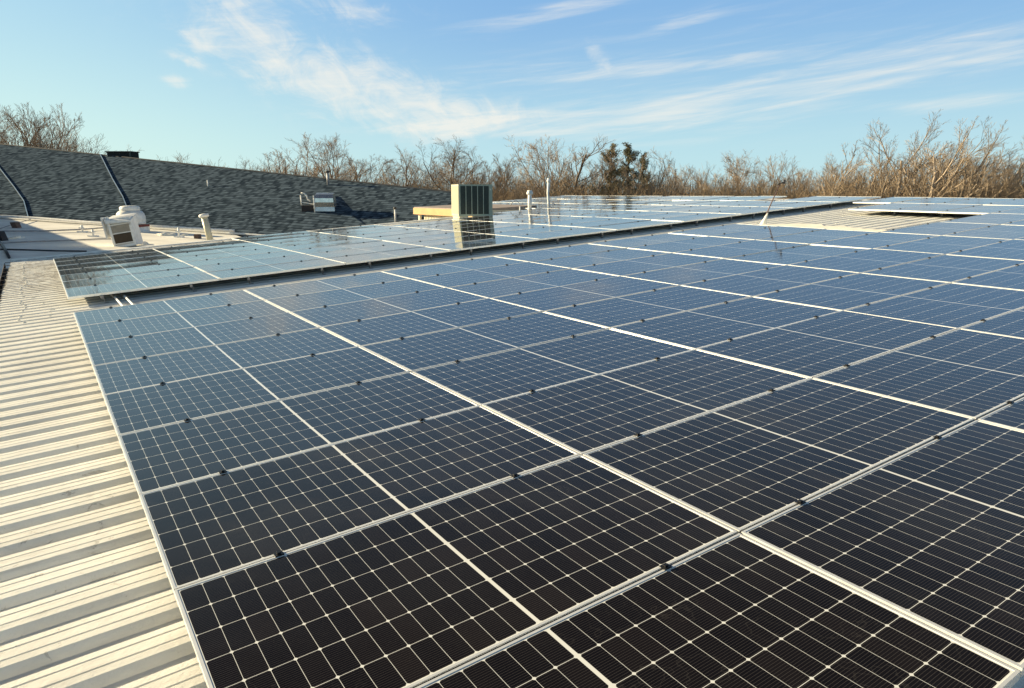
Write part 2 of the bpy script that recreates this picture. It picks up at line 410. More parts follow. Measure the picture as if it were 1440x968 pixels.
sheet(EAVE, RIDGE, YNEAR, YMID); sheet(XSTEP, RIDGE, YMID, YFAR); sheet(RIDGE, RIDGE + 13, YNEAR, YFAR, .126)
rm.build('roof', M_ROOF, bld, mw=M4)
rc = MB()
for i in range(14):
    y0 = YNEAR + (YFAR - YNEAR) * i / 14; y1 = YNEAR + (YFAR - YNEAR) * (i + 1) / 14
    za, zb = sag(-y0 / PV), sag(-y1 / PV); zz0 = ZR + .004
    for sx in (-1, 1):
        rc.quad((RIDGE, y0, zz0 + za + .035), (RIDGE, y1, zz0 + zb + .035), (RIDGE + sx * .22, y1, zz0 + zb + .006 - (.02 if sx > 0 else 0)), (RIDGE + sx * .22, y0, zz0 + za + .006 - (.02 if sx > 0 else 0)))
rc.build('ridge_cap', M_WHITE, bld, mw=M4)
def trim(x0, x1, y, zt):
    gt = MB(); gt.box(x0, x1, y - .16, y + .02, zt - .30, zt); gt.build('gable_trim', M_WHITE, bld, mw=M4)
trim(EAVE - .02, XSTEP, YMID + .02, ZR + .03 + sag(-YMID / PV)); trim(XSTEP, RIDGE, YFAR + .02, ZR + .03 + sag(-YFAR / PV))
gu = MB()
gu.box(EAVE - .17, EAVE + .03, YNEAR, YMID, ZR - .25 - .13, ZR - .24 - .13); gu.box(EAVE - .18, EAVE - .165, YNEAR, YMID, ZR - .38, ZR - .20)
for i in range(34):
    y = YNEAR + .4 + i * .915; gu.box(EAVE - .165, EAVE + .02, y, y + .03, ZR - .205, ZR - .19)
gu.build('gutter', M_GUTTER, bld, mw=M4)
wl = MB()
def wallp(xy):
    P = [M4 @ Vector((x, y, ZR - .25 + sag(-y / PV) - (0.126 * (x - RIDGE) if x > RIDGE else 0))) for x, y in xy]
    for a, b in zip(P, P[1:] + P[:1]):
        wl.quad((a.x, a.y, -.05), (b.x, b.y, -.05), b, a)
wallp([(EAVE + .15, YNEAR + .05), (RIDGE, YNEAR + .05), (RIDGE + 12.9, YNEAR + .05), (RIDGE + 12.9, YFAR - .05), (RIDGE, YFAR - .05), (XSTEP + .05, YFAR - .05), (XSTEP + .05, YMID - .05), (EAVE + .15, YMID - .05)])
wl.build('wall', M_WALL, bld, mw=Matrix.Identity(4))
# roof sealant dabs over the screws: one mesh shape, copied
db = MB()
T0 = [(0, 0, .012)]
ring = []
for k in range(9):
    a = 2 * math.pi * k / 9; ring.append((.030 * math.cos(a) * random.uniform(.7, 1.3), .022 * math.sin(a) * random.uniform(.7, 1.3), -.002))
top = [(p[0] * .6, p[1] * .6, .014) for p in ring]
db.hexa(ring, top)
dab_me = db.mesh('screw_dab', M_PATCH, True)
ndab = 0
def dab(x, y, s=1.0):
    global ndab
    if ndab >= 98: return
    o = bpy.data.objects.new('screw_dab', dab_me); COL.objects.link(o); o.parent = bld
    o.matrix_world = M4 @ T((x, y, ZR + sag(-y / PV))) @ Matrix.Rotation(random.uniform(0, 6), 4, 'Z') @ Matrix.Scale(s * .62, 4)
    ndab += 1
def ribtop(y): return round((y - .182) / .3048) * .3048 + .182
yw = ribtop(.75)
for i in range(24): dab(.35 + i * .95 + random.uniform(-.04, .04), yw, 1.25)
for k in range(38):
    y = ribtop(11.9 - k * .3048)
    if k % 2 == 0 or random.random() < .4: dab(-.62 + random.uniform(-.05, .05), y, 1.3)
for k in range(24):
    y = ribtop(11.5 - k * .45 + random.uniform(-.3, .3)); dab(random.choice([-.55, -.3, .0]) + random.uniform(-.1, .1), y, 1.0)
for k in range(10): dab(15.2 + k * .35, ribtop(-.2 - .3 * (k % 4)), 1.1)
# repair patch of coating beside the hole in the front array
pm = MB(); top_ = []; N = 26
xs0, xs1 = 6.04 * PU, 7.05 * PU
def pout(f, side):
    v = -.35 + f * 2.8
    if side == 0: return (xs0, -v * PV)
    wd = (xs1 - xs0) * (.35 + .65 * math.sin(min(1, f * 3) * math.pi / 2)) * (1 - .35 * f) * (.9 + .18 * mnoise.noise(Vector((f * 9, 0, 3))))
    return (xs0 + wd, -v * PV)
for i in range(N):
    a0, b0 = pout(i / N, 0), pout(i / N, 1); a1, b1 = pout((i + 1) / N, 0), pout((i + 1) / N, 1)
    zt = ZR + .028
    pm.quad((a0[0], a0[1], zt), (a1[0], a1[1], zt), (b1[0], b1[1], zt), (b0[0], b0[1], zt))
    pm.quad((b0[0], b0[1], zt), (b1[0], b1[1], zt), (b1[0] + .05, b1[1], zt - .05), (b0[0] + .05, b0[1], zt - .05))
pm.build('repair_patch', M_PATCH, bld, mw=M4)

# ------------------------------------------------------------------ solar panels
FW = .012
fr = MB()
fr.box(0, GL, 0, FW, -.035, 0); fr.box(0, GL, GW - FW, GW, -.035, 0)
fr.box(0, FW, FW, GW - FW, -.035, 0); fr.box(GL - FW, GL, FW, GW - FW, -.035, 0)
fr.box(FW, GL - FW, FW, FW + .02, -.035, -.033); fr.box(FW, GL - FW, GW - FW - .02, GW - FW, -.035, -.033)
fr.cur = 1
fr.quad((0, GW + .0005, -.005), (GL, GW + .0005, -.005), (GL, GW + .0106, -.005), (0, GW + .0106, -.005))  # dark strip across the row gap, painting in the shade between frames
frame_me = fr.mesh('frame', [M_ALU, M_GAPSHADE])
gl = MB(); nx, ny = 12, 8
for j in range(ny + 1):
    for i in range(nx + 1):
        x = FW + (GL - 2 * FW) * i / nx; y = FW + (GW - 2 * FW) * j / ny
        dip = .0028 * math.sin(math.pi * i / nx) ** .7 * math.sin(math.pi * j / ny) if 0 < i < nx and 0 < j < ny else 0
        gl.v.append((x, y, -.0025 - dip))
for j in range(ny):
    for i in range(nx):
        a = j * (nx + 1) + i; gl.f.append((a, a + 1, a + nx + 2, a + nx + 1)); gl.mi.append(0)
n = len(gl.v)
gl.v += [(FW, FW, -.009), (GL - FW, FW, -.009), (GL - FW, GW - FW, -.009), (FW, GW - FW, -.009)]
gl.f.append((n + 3, n + 2, n + 1, n)); gl.mi.append(1)
M_BACK = simple('backsheet', (.04, .04, .04), .7)
glass_me = gl.mesh('glass', [M_GLASS, M_BACK], True)
cl = MB()
cl.box(-.021, .021, -.018, .018, -.002, .005); cl.box(-.009, .009, -.009, .009, .006, .013)
clamp_me = cl.mesh('clamp', M_CLAMP)
npan = 0
def in_view(pts, m=60):
    xs = [to_px(p) for p in pts]
    xs = [p for p in xs if p[0] > -9000]
    if not xs: return False
    return max(p[0] for p in xs) > -m and min(p[0] for p in xs) < 1440 + m and max(p[1] for p in xs) > 0 and min(p[1] for p in xs) < 968 + m
def panel(u, v, label, group, rnd=.13):
    """panel whose far edge is at v and near edge at v+1"""
    global npan
    c4 = [RW(u, v), RW(u + 1, v), RW(u + 1, v + 1), RW(u, v + 1)]
    if not in_view(c4): return None
    a, b = RL(u, v + 1), RL(u, v)
    tilt = math.atan2(b.z - a.z, b.y - a.y)
    mw = M4 @ T((u * PU + .007, -(v + 1) * PV + .0056, a.z)) @ Matrix.Rotation(tilt + R(random.gauss(0, rnd)), 4, 'X') @ Matrix.Rotation(R(random.gauss(0, .07)), 4, 'Y')
    p = empty('solar_panel', mw, label, 'solar panel', group)
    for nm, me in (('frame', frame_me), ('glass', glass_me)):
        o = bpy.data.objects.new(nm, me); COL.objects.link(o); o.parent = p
    for fx in (.20, .785):
        o = bpy.data.objects.new('clamp', clamp_me); COL.objects.link(o); o.parent = p; o.location = (fx * PU, GW + .0056, .001)
    npan += 1
    return p
HOLE = {(6, 0), (6, 1), (6, 2), (7, 0), (7, 1), (7, 2)}
for c in range(10):
    for r_ in range(9):
        if (c, r_) in HOLE: continue
        panel(c, r_, 'solar panel of the front array, %s row from the front, %s column from the left' % (ORD[8 - r_], ORD[c]), 'solar panels of the front array')
panel(9, -1.08, 'solar panel bridging the walkway at the right end between front and back arrays', 'solar panels of the front array')
V0 = -1.43
for c in range(10):
    nrow = 8 if c in (2, 3) else 7
    if c >= 5: nrow = 8
    if c in (5,): nrow = 7
    for r_ in range(nrow):
        if c == 9 and r_ in (2,): continue
        panel(c, V0 - 1 - r_, 'solar panel of the back array, %s row from the walkway, %s column from the left' % (ORD[r_], ORD[c]), 'solar panels of the back array', .22)
for c in (7, 8, 9):
    for r_ in range(6):
        panel(c, -9.75 - 1 - r_, 'solar panel of the back array, %s row from the walkway, %s column from the left' % (ORD[8 + r_], ORD[c]), 'solar panels of the back array', .22)
# mounting rails: under the back array and beside the hole, where they show
def rail(u, v0, v1, label):
    mw = M4 @ T(RL(u, v1, 0))
    p = empty('mounting_rail', mw, label, 'rail', 'mounting rails under the panel edges')
    L = (v1 - v0) * PV
    m = MB(); N = 8
    for i in range(N):
        ya, yb = L * i / N, L * (i + 1) / N
        za = sag(v1 - (v1 - v0) * i / N) - sag(v1); zb = sag(v1 - (v1 - v0) * (i + 1) / N) - sag(v1)
        m.hexa([(-.02, ya, za - .085), (.02, ya, za - .085), (.02, yb, zb - .085), (-.02, yb, zb - .085)], [(-.02, ya, za - .037), (.02, ya, za - .037), (.02, yb, zb - .037), (-.02, yb, zb - .037)])
    m.build('channel', M_RAIL, p)
    y = .04
    first = True
    while y < min(L, 3.2):
        f = MB(); z = sag(v1 - y / PV) - sag(v1)
        f.box(.022, .030, y, y + .05, z + ZR + .0, z - .05); f.box(.022, .085, y, y + .05, z + ZR + .0, z + ZR + .008)
        f.build('foot', M_RAIL, p); y += 1.22
for c in range(9):
    for k, fx in enumerate((.205, .79)):
        rail(c + fx, V0 - 7.9 + (1 if c in (0, 1, 4) else 0), V0 + .03, '%s mounting rail under the %s column of the back array' % (('left', 'right')[k], ORD[c]))
for k, v in enumerate((.35, 2.65)):
    pass
for k, fx in enumerate((.205, .79)):
    rail(8 + fx, 0.0, 2.98, '%s mounting rail under the panels right of the roof opening' % ('left', 'right')[k])

# conduits crossing the walkway at its left end
for k, x in enumerate((.66, .80)):
    m = MB(); r = .017
    m.tube([(x - .02, 2.1, ZR + .05), (x, 1.72, ZR + .055), (x + .02, .2, ZR + .05), (x + .03, -.3, ZR + .02)], r, 10)
    tag(m.build('conduit', M_WHITE, mw=M4, smooth=True), ('left' if k == 0 else 'right') + ' of two white conduits crossing the walkway between the arrays', 'conduit', 'white conduits across the walkway')

# ------------------------------------------------------------------ things standing on the metal roof
def on_roof(u, v, dz=0.0, yaw=0.0):
    p = RW(u, v, ZR + dz); return T(p) @ Matrix.Rotation(R(yaw), 4, 'Z')
# air conditioner
ac = empty('air_conditioner', on_roof(5.62, -9.35, 0.0, 19), 'pale green box air conditioner with dark slotted sides standing beyond the back array', 'air conditioner')
W_, D_, H0, H1 = .62, .50, .16, 1.25
m = MB()
m.box(-W_, W_, -D_, D_, H1 - .05, H1); m.box(-W_, W_, -D_, D_, H0, H0 + .06)
for sx in (-1, 1):
    for sy in (-1, 1):
        wx = .13 if (sx > 0 and sy < 0) else .045
        x0, x1 = (W_ - wx, W_) if sx > 0 else (-W_, -W_ + wx); y0, y1 = (D_ - .04, D_) if sy > 0 else (-D_, -D_ + .04)
        m.box(x0, x1, y0, y1, H0 + .06, H1 - .05)
m.box(-W_ + .03, W_ - .03, -D_ + .03, D_ - .03, H0 + .06, H1 - .06)
m.cur = 1
m.box(-W_ + .06, W_ - .14, -D_ + .012, -D_ + .028, H0 + .061, H1 - .051)
m.cur = 0
m.build('casing', [simple('ac_casing', (.36, .42, .34), .5, .1, .06, 4), M_GRILLE], ac)
gw = (2 * W_ - .045 - .13) / 5
for k in range(5):
    q = MB(); x0 = -W_ + .045 + k * gw
    for j in range(22):
        z = H0 + .075 + j * (H1 - .13 - H0) / 22.; q.box(x0 + .018, x0 + gw - .004, -D_ - .002, -D_ + .010, z, z + .022)
    q.build('grille', M_GRILLE, ac)
    q = MB(); q.box(x0 - .004, x0 + .018, -D_ - .012, -D_ + .011, H0 + .06, H1 - .05); q.build('mullion', simple('ac_trim', (.40, .46, .38), .5), ac)
M_ACSIDE = simple('ac_side', (.44, .44, .32), .5, 0, .05, 4)
q = MB()
for k in range(7):
    y0 = -D_ + .05 + k * .135; q.box(-W_ - .012, -W_ + .02, y0, y0 + .085, H0 + .07, H1 - .06)
q.build('side_louvre', M_ACSIDE, ac)
q = MB(); q.box(-W_ - .004, -W_ + .002, -D_, D_, H0, H1 - .002); q.build('side_panel', M_CREAM, ac)
q = MB(); q.box(W_ - .09, W_ - .06, -D_ - .006, -D_ + .001, H1 - .2, H1 - .15); q.build('badge', M_WHITE, ac)
q = MB(); q.box(-W_ + .03, -W_ + .35, -D_ + .02, D_ - .05, -.02, H0); q.box(W_ - .5, W_ - .1, -D_ + .1, D_ - .1, -.02, H0 - .01); q.build('stand', M_CREAM, ac)
# beige structure behind the air conditioner
bs = empty('roof_penthouse', T(RW(5.3, -11.4, ZR)), 'low penthouse with orange beige fascia left of the air conditioner', 'rooftop structure')
pl = PX(581, 292.5, 31.5); pr_ = PX(668, 295.0, 27.6)
ax = (pr_ - pl); ax.z = 0; ax.normalize(); ay = Vector((-ax.y, ax.x, 0)); L = (pr_ - pl).length
def PB(a, b, z): return pl + ax * a + ay * b + Vector((0, 0, z))
m = MB(); m.hexa([PB(0, 0, -.27), PB(L, 0, -.27), PB(L, .05, -.27), PB(0, .05, -.27)], [PB(0, 0, 0), PB(L, 0, 0), PB(L, .05, 0), PB(0, .05, 0)])
m.hexa([PB(0, .05, -.27), PB(.05, .05, -.27), PB(.05, 3, -.27), PB(0, 3, -.27)], [PB(0, .05, 0), PB(.05, .05, 0), PB(.05, 3, 0), PB(0, 3, 0)])
m.build('fascia', M_BEIGE, bs, mw=Matrix.Identity(4))
m = MB(); m.hexa([PB(.03, .03, .0), PB(L, .03, .0), PB(L, 3, .0), PB(.03, 3, .0)], [PB(.03, .03, .035), PB(L, .03, .035), PB(L, 3, .15), PB(.03, 3, .15)])
m.build('roof', simple('penthouse_roof', (.30, .25, .22), .8), bs, mw=Matrix.Identity(4))
m = MB(); m.hexa([PB(.5, .25, -1.6), PB(L, .25, -1.6), PB(L, 2.8, -1.6), PB(.5, 2.8, -1.6)], [PB(.5, .25, -.01), PB(L, .25, -.01), PB(L, 2.8, -.01), PB(.5, 2.8, -.01)])
for k in range(20): 
    a = .56 + k * .13
    if a < L - .1: m.hexa([PB(a, .225, -1.6), PB(a + .05, .225, -1.6), PB(a + .05, .249, -1.6), PB(a, .249, -1.6)], [PB(a, .225, -.02), PB(a + .05, .225, -.02), PB(a + .05, .249, -.02), PB(a, .249, -.02)])
m.build('wall', M_SIDING, bs, mw=Matrix.Identity(4))
m = MB(); m.hexa([PB(.22, .12, -1.6), PB(.33, .12, -1.6), PB(.33, .22, -1.6), PB(.22, .22, -1.6)], [PB(.22, .12, -.27), PB(.33, .12, -.27), PB(.33, .22, -.27), PB(.22, .22, -.27)])
m.build('post', M_SIDING, bs, mw=Matrix.Identity(4))
# vent pipes
def vent(name, base, pts, r, label, cap, mat_=M_WHITE, sides=14):
    p = empty(name, T(base), label, 'vent pipe')
    m = MB(); m.tube(pts, r, sides); m.build('pipe', mat_, p, True)
    if cap:
        e = Vector(pts[-1]); m = MB(); m.lathe([(r * 1.0, -.10), (r * 1.65, -.08), (r * 1.7, -.02), (r * 1.35, .015), (r * 1.4, .05), (r * .8, .075)], 16, T(e)); m.build('cap', mat_, p, True)
    m = MB(); m.lathe([(r * 2.4, -.02), (r * 2.2, .03), (r * 1.25, .12), (r * 1.15, .20)], 16); m.build('flashing', mat_, p, True)
    return p
b1 = RW(6.86, -9.72, ZR)
vent('vent_pipe', b1, [(0, 0, 0), (0, 0, .4), (0, 0, .80)], .075, 'thick white capped vent pipe, nearer of two right of the air conditioner', True)
b2 = RW(7.93, -11.5, ZR)
vent('vent_pipe', b2, [(.03, 0, 0), (.0, 0, .3), (-.03, 0, .6), (0, 0, 1.15)], .052, 'tall thin white vent pipe, farther of two right of the air conditioner', True)
# gooseneck
gp = PX(729.5, 303, 28.4)
m = MB(); arc = [(-.33, 0, .36), (-.30, 0, .44), (-.21, 0, .53), (-.10, 0, .56), (0, 0, .50), (.04, 0, .40), (.045, 0, .33)]
gn = empty('gooseneck_conduit', T(gp), 'small arched grey cable on a white stub left of the thick vent pipe', 'conduit')
m.tube(arc, .016, 8); m.build('arch', M_GREYPIPE, gn, True)
m = MB(); m.tube([(.045, 0, -.05), (.045, 0, .34)], .028, 10); m.build('stub', M_WHITE, gn, True)
# leaning weather mast beside the roof opening
mb = RW(6.66, -.34, ZR)
ms = empty('sensor_mast', T(mb), 'thin leaning dark mast with small sensor head and white conical flashing', 'mast')
m = MB(); m.tube([(0, 0, .05), (.16, 0, .5), (.36, 0, 1.02)], [.018, .015, .012], 8); m.build('pole', simple('rusty_mast', (.13, .08, .07), .6), ms, True)
m = MB(); m.lathe([(.085, -.03), (.078, .02), (.040, .16), (.022, .28), (.018, .30)], 16, Matrix.Shear('XY', 4, (.33, 0))); m.build('flashing', M_PATCH, ms, True)
m = MB(); m.tube([(.30, 0, 1.00), (.36, 0, 1.03), (.47, 0, 1.07)], .014, 8); m.tube([(.46, 0, 1.02), (.47, 0, 1.12)], .03, 8); m.tube([(.40, -.05, 1.04), (.40, .05, 1.06)], .024, 8); m.build('sensor_head', M_CABLE, ms, True)

# ------------------------------------------------------------------ white membrane roof and what stands on it
A_ = PX(0, 310, 41); B_ = PX(330, 331, 38); C_ = PX(60, 372, 23)
WN = (B_ - A_).cross(C_ - A_).normalized()
if WN.z < 0: WN = -WN
def WP(x, y): return PXP(x, y, A_, WN)
def WZ(x, y): return A_.z - (WN.x * (x - A_.x) + WN.y * (y - A_.y)) / WN.z
wb = empty('flat_roofed_wing', T((-20, 30, 0)), 'lower wing with cream white membrane roof between metal and shingle roofs', 'building')
pts = [(-75, 75), (-22, 12.0)]
near_l = M4 @ Vector((EAVE - 8, YMID + .1, 0)); near_r = M4 @ Vector((5.6, YMID + .1, 0))
EL = PX(-90, 304, 43.5); ER = PX(330, 330, 38.3); EE = PX(430, 347, 28)
outl = [near_l, near_r, Vector((EE.x, EE.y, 0)), Vector((ER.x, ER.y, 0)), Vector((EL.x, EL.y, 0)), Vector((near_l.x - 30, near_l.y + 6, 0))]
topv = [Vector((p.x, p.y, WZ(p.x, p.y))) for p in outl]; botv = [Vector((p.x, p.y, p.z - .3)) for p in topv]; grd = [Vector((p.x, p.y, -.04)) for p in topv]
m = MB(); m.hexa(botv, topv); m.build('roof', M_MEMBRANE, wb, mw=Matrix.Identity(4))
m = MB(); m.hexa(grd, [p - Vector((0, 0, .003)) for p in botv]); m.build('wall', M_WALL, wb, mw=Matrix.Identity(4))

# shingle roofed building
E0 = Vector((EL.x, EL.y, WZ(EL.x, EL.y) + .05)); E1 = Vector((ER.x, ER.y, WZ(ER.x, ER.y) + .05))
R0 = PX(-90, 194.5, 66)
SN = (E1 - E0).cross(R0 - E0).normalized()
if SN.z < 0: SN = -SN
def SP(x, y): return PXP(x, y, E0, SN)
RA, RB = SP(-90, 193.6), SP(668, 274.2)
sx_ = (E1 - E0).normalized(); sy_ = SN.cross(sx_).normalized()
SM = Matrix((( sx_.x, sy_.x, SN.x, E0.x), (sx_.y, sy_.y, SN.y, E0.y), (sx_.z, sy_.z, SN.z, E0.z), (0, 0, 0, 1)))
SI = SM.inverted()
print('RB', RB, 'RA', RA)
sb = empty('shingle_roofed_building', T((E0.x, E0.y, 0)), 'long building with grey blue asphalt shingle roof at the left', 'building')
def sl(P): return SI @ P
EB = E1 + (E1 - E0).normalized() * 7.5; print('shingle depth', SP(600, 290), SP(460, 290), SP(168, 222), EB)
m = MB(); a, b, c, d = sl(E0), sl(EB), sl(RB), sl(RA)
m.hexa([(p.x, p.y, p.z - .12) for p in (a, b, c, d)], [(p.x, p.y, p.z) for p in (a, b, c, d)])
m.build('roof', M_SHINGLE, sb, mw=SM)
BA = RA + Vector((4, 9, -3.2)); BB = RB + Vector((4, 9, -3.2))
m = MB(); dn = Vector((0, 0, -.02))
m.quad(RA + dn, RB + dn, BB, BA); m.build('back_slope', simple('back_shingles', (.09, .10, .115), .9, 0, .3, 3), sb, mw=Matrix.Identity(4))
m = MB(); lo = Vector((0, 0, -.18))
for P, Q in ((E0, EB), (EB, RB), (RB, BB), (BB, BA), (BA, RA), (RA, E0)):
    P2, Q2 = P + lo, Q + lo; m.quad((P2.x, P2.y, -.04), (Q2.x, Q2.y, -.04), Q2, P2)
m.build('wall', M_WALL, sb, mw=Matrix.Identity(4))
m = MB()
rdir = (RB - RA).normalized(); rl = (RB - RA).length
m.tube([RA + Vector((0, 0, .01)), RB + Vector((0, 0, .01))], .07, 6); m.build('ridge_cap', simple('ridge_shingles', (.03, .036, .045), .9, 0, .3, 3), sb, mw=Matrix.Identity(4))
m = MB(); m.tube([E0 + Vector((0, -.05, .02)), EB + Vector((0, -.05, .02))], .06, 6); m.build('eave_trim', M_WHITE, sb, mw=Matrix.Identity(4))
# raised expansion joints running up the shingles
def joint(pp, label=None):
    m = MB(); P = [SP(*q) for q in pp]; side = sx_ * .03
    for P0, P1 in zip(P, P[1:]):
        m.hexa([P0 - side - SN * .05, P0 + side - SN * .05, P1 + side - SN * .05, P1 - side - SN * .05], [P0 - side + SN * .07, P0 + side + SN * .07, P1 + side + SN * .07, P1 - side + SN * .07])
    jo = m.build('expansion_joint', simple('joint_shingles', (.045, .060, .075), .9), sb, mw=Matrix.Identity(4))
    m = MB(); side = sx_ * .035
    for P0, P1 in zip(P, P[1:]):
        m.hexa([P0 - side + SN * .072, P0 + side + SN * .072, P1 + side + SN * .072, P1 - side + SN * .072], [P0 - side + SN * .095, P0 + side + SN * .095, P1 + side + SN * .095, P1 - side + SN * .095])
    m.build('cap', M_GALV, jo, mw=Matrix.Identity(4))
joint([(-25, 208), (0, 238), (20, 264), (34, 284), (41, 310)]); joint([(141, 218), (158, 252), (173, 278), (186, 312)])
# saddle behind the duct
m = MB()
S0, S1, S2, S3, S4 = SP(330, 322), SP(432, 283), SP(478, 277), SP(530, 262), SP(515, 318)
pk = SP(455, 283) + SN * .35
for tri in ((S0, SP(440, 322), pk), (SP(440, 322), S4, pk), (S4, S2, pk), (S2, S1, pk), (S1, S0, pk)):
    m.poly([SI @ (q + SN * .012) if q is not pk else SI @ q for q in tri])
m.build('saddle', M_SHINGLE, sb, mw=SM)
# vent on the ridge
rv0 = SP(150, 220); sv = rv0.y / F
ve = empty('ridge_vent', T(rv0), 'dark flat box vent sitting on the shingle ridge at the left', 'roof vent')
m = MB(); m.box(2 * sv, 35 * sv, -.1, 1.0, -.5, 5.5 * sv); m.build('box', simple('vent_dark', (.030, .034, .034), .8, spec=.05), ve)
m = MB(); m.box(0, 36 * sv, -.2, 1.1, 5.5 * sv + .002, 6.6 * sv); m.build('lid', simple('vent_lid', (.05, .055, .05), .7, spec=.05), ve)
m = MB(); m.box(32 * sv, 34.5 * sv, -.14, -.104, -.4, 5.3 * sv); m.build('end_plate', simple('vent_end', (.07, .08, .07), .7), ve)
m = MB(); m.box(1.4 * sv, 2 * sv - .002, -.1, 1.0, -.5, 5.4 * sv); m.build('side_plate', M_WHITE, ve)
# galvanised duct hood with bracket frame
dh0 = SP(458, 297.5); dist = dh0.y; s_ = dist / F
dh = empty('duct_hood', T(dh0) @ Matrix.Rotation(R(4), 4, 'Z'), 'shiny galvanised curved exhaust hood with pipe bracket on the shingle roof', 'exhaust hood')
m = MB(); w0, w1 = -11 * s_, 12.5 * s_; H = 25 * s_
prof_ = [(0.15, 1.0), (-.22, .98), (-.48, .90), (-.64, .72), (-.66, .5), (-.60, .25), (-.66, .02)]
for (y0, z0), (y1, z1) in zip(prof_, prof_[1:]):
    f0 = (1 - z0) * .05; f1 = (1 - z1) * .10
    m.quad((w0, y0, z0 * H), (w1 + (1 - z0) * .12, y0, z0 * H), (w1 + (1 - z1) * .12, y1, z1 * H), (w0, y1, z1 * H))
m.poly([(w1 + (1 - z) * .12, y, z * H) for y, z in prof_] + [(w1 + .12, .3, 0), (w1, .3, H)])
m.poly([(w1, .3, H), (w0, .3, H), (w0, .15, H), (w1, .15, H)])
hood = m.build('hood', M_GALV, dh, True)
m = MB(); m.poly([(w0 - .003, y, z * H) for y, z in reversed(prof_)] + [(w0 - .003, .3, H), (w0 - .003, .3, 0)][::1]); m.build('side_plate', simple('dull_sheet', (.20, .17, .13), .6, .5), dh)
m = MB(); m.tube([(w0 - .03, -.66, -.05), (w0 - .05, -.66, H * .85)], .035, 8); m.build('edge_post', M_WHITE, dh, True)
m = MB()
m.tube([(w0 - .05, -.5, H * .38), (w0 - .55, -.5, H * .47), (w0 - .75, -.5, H * .5)], .03, 8)
m.tube([(w0 - .78, -.5, H * .35), (w0 - .80, -.5, H * .88)], .035, 8)
m.tube([(w0 - .78, -.45, H * 1.0), (w0 - .6, -.45, H * .98), (w0 - .48, -.45, H * .85), (w0 - .42, -.45, H * .65), (w0 - .3, -.45, H * .55)], .035, 8)
m.build('bracket', M_WHITE, dh, True)
m = MB(); m.box(w0 - .8, w0 + .1, -.45, .2, -.12, H * .34); m.build('base_duct', simple('dark_duct', (.035, .03, .03), .8), dh)  # even dark brown box under the bracket
# three small pipes on the shingle roof
def spipe(x, y, hpx, rpx, label, mat_, captop):
    b = SP(x, y); s0 = b.y / F
    p = empty('vent_pipe', T(b), label, 'vent pipe')
    m = MB(); m.tube([(0, 0, -.1), (0, 0, hpx * s0)], rpx * s0, 10); m.build('pipe', mat_, p, True)
    if captop:
        m = MB(); m.lathe([(rpx * s0 * 1.5, 0), (rpx * s0 * 2.0, .03), (rpx * s0 * 1.8, .09), (rpx * s0 * .8, .13)], 12, T((0, 0, hpx * s0 - .04))); m.build('cap', simple('dark_cap', (.06, .055, .05), .6), p, True)
spipe(461.5, 260, 17, 1.6, 'short pipe with dark cap on the shingle ridge above the exhaust hood', M_GREYPIPE, True)
spipe(292.5, 262, 8, .8, 'tiny white pipe near the top of the shingle slope', M_WHITE, False)
spipe(556, 312, 18, 1.2, 'thin white pipe at the foot of the shingle slope, left of the beige fascia', M_WHITE, True)

# ---- box hood
hb = WP(178, 347); s0 = hb.y / F
hd = empty('intake_hood', T(hb) @ Matrix.Rotation(R(8), 4, 'Z') @ Matrix.Shear('XY', 4, (-.34, 0)), 'white louvred box hood leaning left, in front of the domed fan', 'intake hood')
w2, h2 = 14.5 * s0, 41 * s0
m = MB()
m.box(-w2, w2, 0, .75, 0, h2 * .92)
m.box(-w2 - .02, -w2 + .07, -.10, 0, 0, h2); m.box(w2 - .07, w2 + .02, -.10, 0, 0, h2 * .66); m.box(-w2 + .07, w2 - .07, -.10, 0, 0, .10)
m.build('body', M_WHITE, hd, bevel=.008)
m = MB(); m.hexa([(-w2 - .05, -.22, h2 * .80), (w2 + .05, -.22, h2 * .74), (w2 + .05, .80, h2 * .93), (-w2 - .05, .80, h2 * .96)], [(-w2 - .05, -.20, h2 * .93), (w2 + .05, -.20, h2 * .78), (w2 + .05, .80, h2 * 1.0), (-w2 - .05, .80, h2 * 1.04)])
m.build('lid', M_WHITE, hd, bevel=.01)
m = MB(); m.box(-w2 + .075, w2 - .075, -.085, -.055, .46 * h2, .70 * h2); m.build('upper_louvre', simple('louvre_grey', (.30, .27, .22), .6), hd)
m = MB(); m.box(-w2 + .075, w2 - .075, -.075, -.045, .13 * h2, .43 * h2); m.build('dark_opening', simple('mesh_dark', (.06, .045, .03), .8), hd)
for z in (.11, .44, .71):
    m = MB(); m.box(-w2 + .07, w2 - .07, -.10, -.02, z * h2, z * h2 + .035); m.build('rail', M_WHITE, hd)
m = MB(); m.box(-w2 - .20, -w2 - .15, -.15, .55, h2 * .34, h2 * 1.02); m.box(-w2 - .15, -w2 - .02, .1, .5, h2 * .36, h2 * .85); m.build('side_panel', M_WHITE, hd, bevel=.006)
